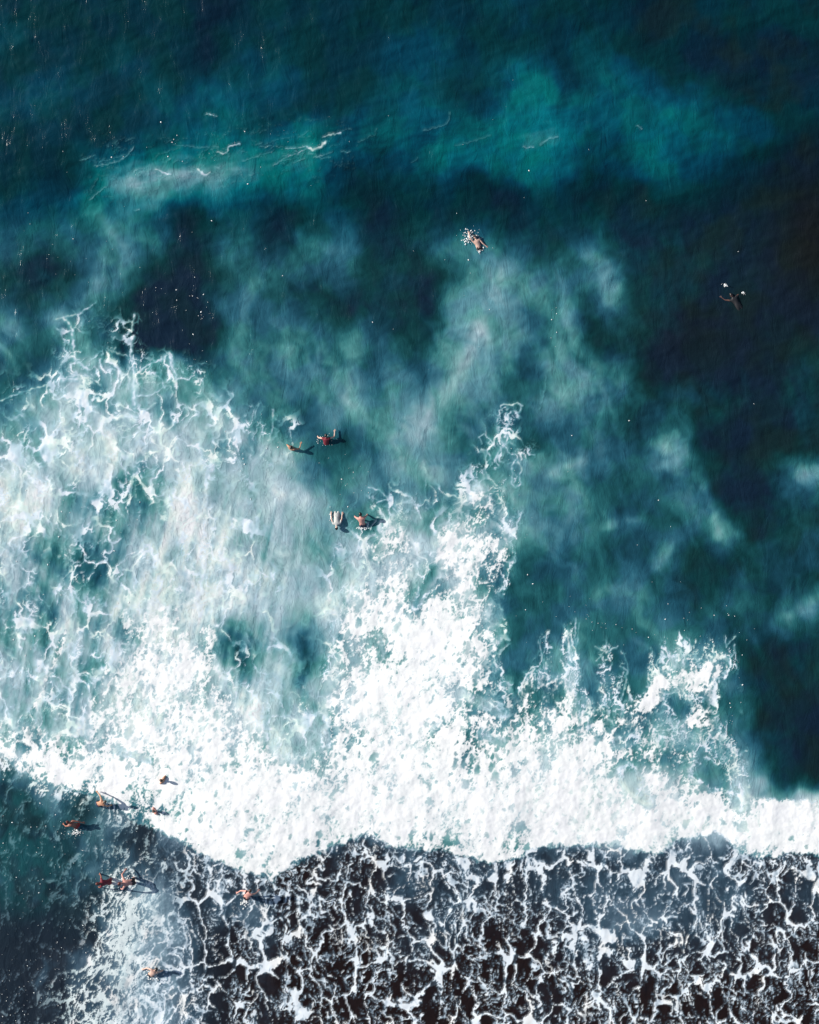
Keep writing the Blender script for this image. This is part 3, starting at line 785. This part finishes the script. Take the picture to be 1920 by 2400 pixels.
def build_person(u, v, label, skin, hair, cloth, face, lean_dir, lean, arms, head_z=None, top=False, scale=.88, hair_long=False, swim=False, cat='person', wear='swim_trunks'):
    """u, v: where the head is seen; face: heading in degrees (0 = east); lean_dir, lean: which way and how far the torso tips;
    arms: for left and right (azimuth, elevation) of upper arm and forearm relative to the heading"""
    zw = surf_z(u, v); dpt = float(depth(v))
    R_ = math.radians
    f = Vector((math.cos(R_(face)), math.sin(R_(face)), 0)); s = Vector((f.y, -f.x, 0))          # f forward, s right-hand side
    ld = Vector((math.cos(R_(lean_dir)), math.sin(R_(lean_dir)), 0)); t = (Vector((0, 0, 1))*math.cos(R_(lean))+ld*math.sin(R_(lean))).normalized()
    k = scale
    # torso frame
    tf = (f-t*f.dot(t)); tf = tf.normalized() if tf.length > .2 else Vector((0, 0, -1)); ts = tf.cross(t).normalized(); tf = t.cross(ts).normalized()
    if swim: pelvis = Vector((0, 0, 0)); 
    else: pelvis = Vector((0, 0, 0))
    chest = pelvis+t*.36*k; neck = pelvis+t*.52*k; 
    ht = (t*.75+Vector((0, 0, .25)) if not swim else t).normalized()
    headc = neck+ht*.155*k
    P = [pelvis, pelvis+t*.17*k, chest, neck-t*.02, neck+ht*.06*k]; E = [(0, 1), (1, 2), (2, 3), (3, 4)]
    Rr = [(.15*k, .10*k), (.128*k, .092*k), (.165*k, .105*k), (.075*k, .07*k), (.052*k, .052*k)]
    def dirv(az, el):
        d = f*math.cos(R_(az))-s*math.sin(R_(az)); return (d*math.cos(R_(el))+Vector((0, 0, 1))*math.sin(R_(el))).normalized()
    hands = []
    for side, (a1, e1, a2, e2) in ((-1, arms[0]), (1, arms[1])):
        sh = neck-t*.055*k+ts*(side*.175*k); el = sh+dirv(a1, e1)*.29*k; wr = el+dirv(a2, e2)*.25*k; d2 = dirv(a2, e2); pm = wr+d2*.085*k
        i = len(P); P += [sh, sh.lerp(el, .35), el, wr, pm]; E += [(2, i), (i, i+1), (i+1, i+2), (i+2, i+3), (i+3, i+4)]
        Rr += [.062*k, .050*k, .040*k, (.028*k, .026*k), (.038*k, .018*k)]
        hands.append((wr, pm, d2, side))
    # legs reach the seabed (standing) or trail (swimming)
    wz = None
    if swim:
        for side in (-1, 1):
            hp = pelvis+ts*(side*.09*k)-t*.06; kn = hp-t*.42*k+Vector((0, 0, -.06)); an = kn-t*.40*k+Vector((0, 0, -.02-.05*side)); to = an-t*.16*k+Vector((0, 0, -.03))
            i = len(P); P += [hp, kn, an, to]; E += [(0, i), (i, i+1), (i+1, i+2), (i+2, i+3)]; Rr += [.092*k, .060*k, .038*k, (.036*k, .022*k)]
        body_shift = zw+(head_z if head_z is not None else .06)-headc.z
    else:
        hz = head_z if head_z is not None else 1.62*k-dpt-.02-(1-math.cos(R_(lean)))*.5
        body_shift = zw+hz-headc.z
        ground = -dpt-body_shift+.05            # local height of the soles
        L = max(.25, min(.86*k, pelvis.z-ground)); bend = math.sqrt(max(0, (.86*k)**2-L**2))*.5
        for side in (-1, 1):
            hp = pelvis+s*(side*.095*k)+Vector((0, 0, -.07*k)); an = pelvis+s*(side*.14*k)+Vector((0, 0, -L+.03)); kn = hp.lerp(an, .5)+f*bend; to = an+f*.17*k+Vector((0, 0, -.02))
            i = len(P); P += [hp, kn, an, to]; E += [(0, i), (i, i+1), (i+1, i+2), (i+2, i+3)]; Rr += [.094*k, .060*k, .040*k, (.042*k, .024*k)]
    # fingers, rooted in the palm
    for (wr, pm, d2, side) in hands:
        base_i = P.index(pm); nrm = Vector((0, 0, 1)); acr = d2.cross(nrm)
        acr = acr.normalized() if acr.length > .1 else ts
        nrm = acr.cross(d2).normalized()
        for q_, (off, ln) in enumerate(((-.030, .068), (-.010, .080), (.010, .074), (.029, .056))):
            b0 = pm+acr*off*k+d2*.004; m1 = b0+(d2+acr*off*3-nrm*.15).normalized()*ln*.55*k; e1 = m1+(d2+acr*off*3-nrm*.6).normalized()*ln*.45*k
            i = len(P); P += [b0, m1, e1]; E += [(base_i, i), (i, i+1), (i+1, i+2)]; Rr += [.0105*k, .0095*k, .0075*k]
        th0 = wr+d2*.03+acr*(-side*.03*k); th1 = th0+(d2*.5-acr*side*.8).normalized()*.04*k; th2 = th1+(d2*.85-acr*side*.45-nrm*.2).normalized()*.032*k
        wi = P.index(wr); i = len(P); P += [th1, th2]; E += [(wi, i), (i, i+1)]; Rr += [.0125*k, .010*k]
    me = skinned("body", P, E, Rr)
    # head with a face
    hf = (tf*.9+f*.35) if not swim else tf
    hf = (hf-ht*hf.dot(ht)).normalized(); hs = hf.cross(ht).normalized()
    def face_shape(p):
        x, y, z = p
        if y > 0:
            n_ = math.exp(-(x/.17)**2-((z+.18)/.17)**2); y += .22*n_                       # nose
            y -= .12*math.exp(-((abs(x)-.38)/.16)**2-((z-.06)/.13)**2)                      # eye sockets
            y += .05*math.exp(-(x/.30)**2-((z+.50)/.07)**2)-.04*math.exp(-(x/.28)**2-((z+.58)/.04)**2)   # lips
            y += .06*math.exp(-(x/.3)**2-((z+.85)/.15)**2)                                  # chin
        x += .12*math.copysign(math.exp(-(y/.16)**2-((z+.1)/.2)**2), x) if abs(x) > .7 else 0  # ears
        w = 1-.22*max(0, -z)
        return Vector((x*w, y, z))
    bm = bmesh.new(); bm.from_mesh(me)
    sphere_bm(bm, headc, (hs, hf, ht), .076*k, .096*k, .118*k, face_shape, 24, 18)
    bmesh.ops.remove_doubles(bm, verts=bm.verts, dist=.0004); bmesh.ops.recalc_face_normals(bm, faces=bm.faces); bm.to_mesh(me); bm.free()
    for p in me.polygons: p.use_smooth = True
    me.materials.clear(); me.materials.append(SKIN[skin])
    hx, hy = uv2w(u, v); zc = zw+(headc.z+body_shift-zw); par = 1-(headc.z+body_shift)/CAM_H
    loc = Vector((hx*par-headc.x, hy*par-headc.y, body_shift))
    base_z = min(p.z for p in P)
    root = bpy.data.objects.new("person", None); COL.objects.link(root); root.empty_display_size = .2
    root.location = loc+Vector((0, 0, base_z)); tag(root, label, cat, "bathers in the surf")
    sh = Matrix.Translation((0, 0, -base_z))
    def child(nm, mesh):
        mesh.transform(sh); o = bpy.data.objects.new(nm, mesh); COL.objects.link(o); o.parent = root; return o
    # garment: the faces of the body between two heights of the torso, lifted off the skin
    def garment(nm, lo, hi, mat, rad=.24):
        g = bmesh.new(); g.from_mesh(me)
        def keep(fc):
            c = fc.calc_center_median(); h = (c-pelvis).dot(t); r = ((c-pelvis)-t*h).length
            return lo < h < hi and r < rad*k
        bmesh.ops.delete(g, geom=[fc for fc in g.faces if not keep(fc)], context='FACES')
        left = set(g.verts); best = []
        while left:
            st = [left.pop()]; isl = list(st)
            while st:
                for ed in st.pop().link_edges:
                    for w_ in ed.verts:
                        if w_ in left: left.discard(w_); st.append(w_); isl.append(w_)
            if len(isl) > len(best): best = isl
        bs = set(best); bmesh.ops.delete(g, geom=[w_ for w_ in g.verts if w_ not in bs], context='VERTS')
        g.normal_update()
        for vv in g.verts: vv.co += vv.normal*.010
        m2 = bpy.data.meshes.new(nm); g.to_mesh(m2); g.free(); m2.materials.clear(); m2.materials.append(mat)
        for p in m2.polygons: p.use_smooth = True
        return m2
    gar = garment("swimwear", -.30, .50 if top else .06, CLOTH[cloth])
    # hair
    hb = bmesh.new(); rr = random.Random(int(u*7+v))
    def hair_shape(p):
        if p.y > .35 and p.z < .35: p = Vector((p.x, p.y*.86, p.z))
        return p*(1+.05*rr.uniform(-1, 1))
    sphere_bm(hb, headc-hf*.012*k+ht*.010*k, (hs, hf, ht), .086*k, .102*k, .122*k, hair_shape, 14, 10, math.pi*.52)
    if hair_long: sphere_bm(hb, headc-hf*.085*k-ht*.10*k, (hs, hf, ht), .070*k, .040*k, .16*k, lambda p: p*(1+.12*rr.uniform(-1, 1)), 10, 8)
    hm = bpy.data.meshes.new("hair"); hb.to_mesh(hm); hb.free(); hm.materials.append(HAIR[hair])
    for p in hm.polygons: p.use_smooth = True
    child("body", me); child("swim_shirt" if top else wear, gar); child("hair", hm)
    return root, loc, headc

def churn(name, u, v, n, ru, rv, seed, label, lo=.012, hi=.04, up=.25, ring=False, ang=0):
    """water thrown up round a swimmer: drops and pats of froth"""
    r = random.Random(seed); pts = []; c, s_ = math.cos(math.radians(ang)), math.sin(math.radians(ang))
    for _ in range(n):
        a = r.uniform(0, 6.283); d = r.uniform(.55, 1.15) if ring else abs(r.gauss(0, .5))
        p, w = math.cos(a)*d*ru, math.sin(a)*d*rv
        x, y = uv2w(u+p*c-w*s_, v+p*s_+w*c)
        high = r.random() < .3
        pts.append((x, y, surf_z(u, v)+(r.uniform(.03, up) if high else .02), r.uniform(lo, hi)*(.4 if high else .72), .9 if high else .4))
    return blobs(name, pts, M_white, label, "splash")

DN = (0, -70, 20, -60)
build_person(1113, 555, "pale swimmer doing the crawl inside a ring of splash, on dark water far out", 'fair', 'black', 'black', 112, 112, 78, ((20, 25, -10, -20), (-160, -5, -150, -10)), .10, swim=True)
build_person(1714, 692, "dark swimmer almost under water between two small splashes near the right edge", 'dark', 'black', 'black', 125, 125, 84, ((50, -12, 20, 0), (-80, -14, -30, -4)), .04, swim=True, top=True)
build_person(683, 1048, "dark-haired bather with one bent arm raised to the right beside milky foam", 'tan', 'black', 'black', 60, 60, 12, ((75, -60, 40, -45), (-50, -5, 12, 20)), .36)
build_person(764, 1021, "bather in a maroon top with both arms spread on green water", 'fair', 'black', 'maroon', 90, 90, 50, ((80, -35, 30, -35), (-70, -15, -5, -5)), .34, top=True)
build_person(789, 1237, "pale swimmer in a white shirt heading towards the beach, arms swept back", 'fair', 'black', 'white', 270, 270, 74, ((160, -10, 175, -10), (-160, -5, -178, -5)), .16, top=True, swim=True)
build_person(845, 1206, "stout pink-skinned bather bending away over green water, casting a dark shadow", 'pink', 'black', 'navy', 100, 100, 58, ((50, -60, 10, -60), (-60, -60, -20, -60)), .44, scale=.98)
build_person(246, 1879, "tanned bather with dark grey hair at the tip of the white foam edge", 'tan', 'grey', 'navy', 25, 25, 55, ((95, -35, 120, -40), (-60, -55, -20, -60)), .62)
build_person(159, 1927, "brown-skinned bather with reddish hair over slate water, leftmost of all bathers", 'brown', 'red', 'red', 140, 140, 50, ((60, -50, 20, -50), (-150, -12, -160, -20)), .60)
build_person(378, 1829, "bather up to the chest inside the white foam, upper one of two there", 'tan', 'brown', 'navy', 150, 150, 15, ((70, -60, 20, -50), (-100, -55, -60, -50)), .27)
build_person(361, 1901, "bather up to the shoulders at the lower rim of the white foam", 'pink', 'brown', 'black', 30, 90, 10, ((85, -60, 30, -50), (-60, -55, -30, -50)), .25)
build_person(229, 2071, "brown-skinned bather with dark red hair, left one of a pair standing close", 'brown', 'red', 'maroon', 175, 180, 62, ((60, -60, 30, -60), (-60, -60, -30, -60)), .58, hair_long=True, top=True)
build_person(281, 2071, "pink-skinned bather with long shadow, right one of a pair standing close", 'pink', 'red', 'black', 190, 180, 66, ((50, -50, 20, -60), (-75, -35, -140, -35)), .72, scale=.95)
build_person(586, 2088, "pink-skinned bather with a long dark shadow in the foam lace", 'pink', 'brown', 'black', 60, 62, 56, ((120, -20, 160, -35), (-60, -55, -30, -55)), .86, scale=.93)
build_person(366, 2272, "pale bather low in dense foam at the bottom of the picture", 'fair', 'black', 'black', 60, 50, 58, ((110, -25, 150, -35), (-60, -50, -30, -50)), .42, scale=.93)

churn("splash", 1102, 556, 110, 24, 24, 5, "ring of splash round the crawling swimmer far out", .015, .05)
churn("splash", 1125, 588, 30, 8, 8, 6, "splash at the feet of the crawling swimmer", .015, .045)
churn("splash", 1699, 669, 26, 9, 5, 7, "left splash of the nearly hidden swimmer at the right", .012, .04)
churn("splash", 1742, 687, 18, 6, 5, 8, "right splash of the nearly hidden swimmer at the right", .012, .04)
churn("splash", 776, 1210, 34, 4, 14, 9, "splash beside the pale swimmer in a white shirt", .015, .05)
churn("splash", 850, 1238, 50, 18, 6, 10, "froth below the stout pink bather", .015, .045)
churn("splash", 765, 1030, 26, 22, 14, 11, "small splash round the bather in a maroon top", .01, .03, ring=True)
churn("splash", 575, 2112, 60, 16, 14, 12, "froth round the bather with the long shadow in the foam lace", .015, .05)
churn("splash", 290, 2058, 60, 26, 9, 13, "froth above the pair of bathers", .015, .05)
churn("splash", 180, 1950, 70, 24, 12, 14, "froth below the leftmost brown-skinned bather", .012, .04)
churn("splash", 360, 2285, 70, 28, 20, 15, "froth round the pale bather at the bottom", .015, .055)
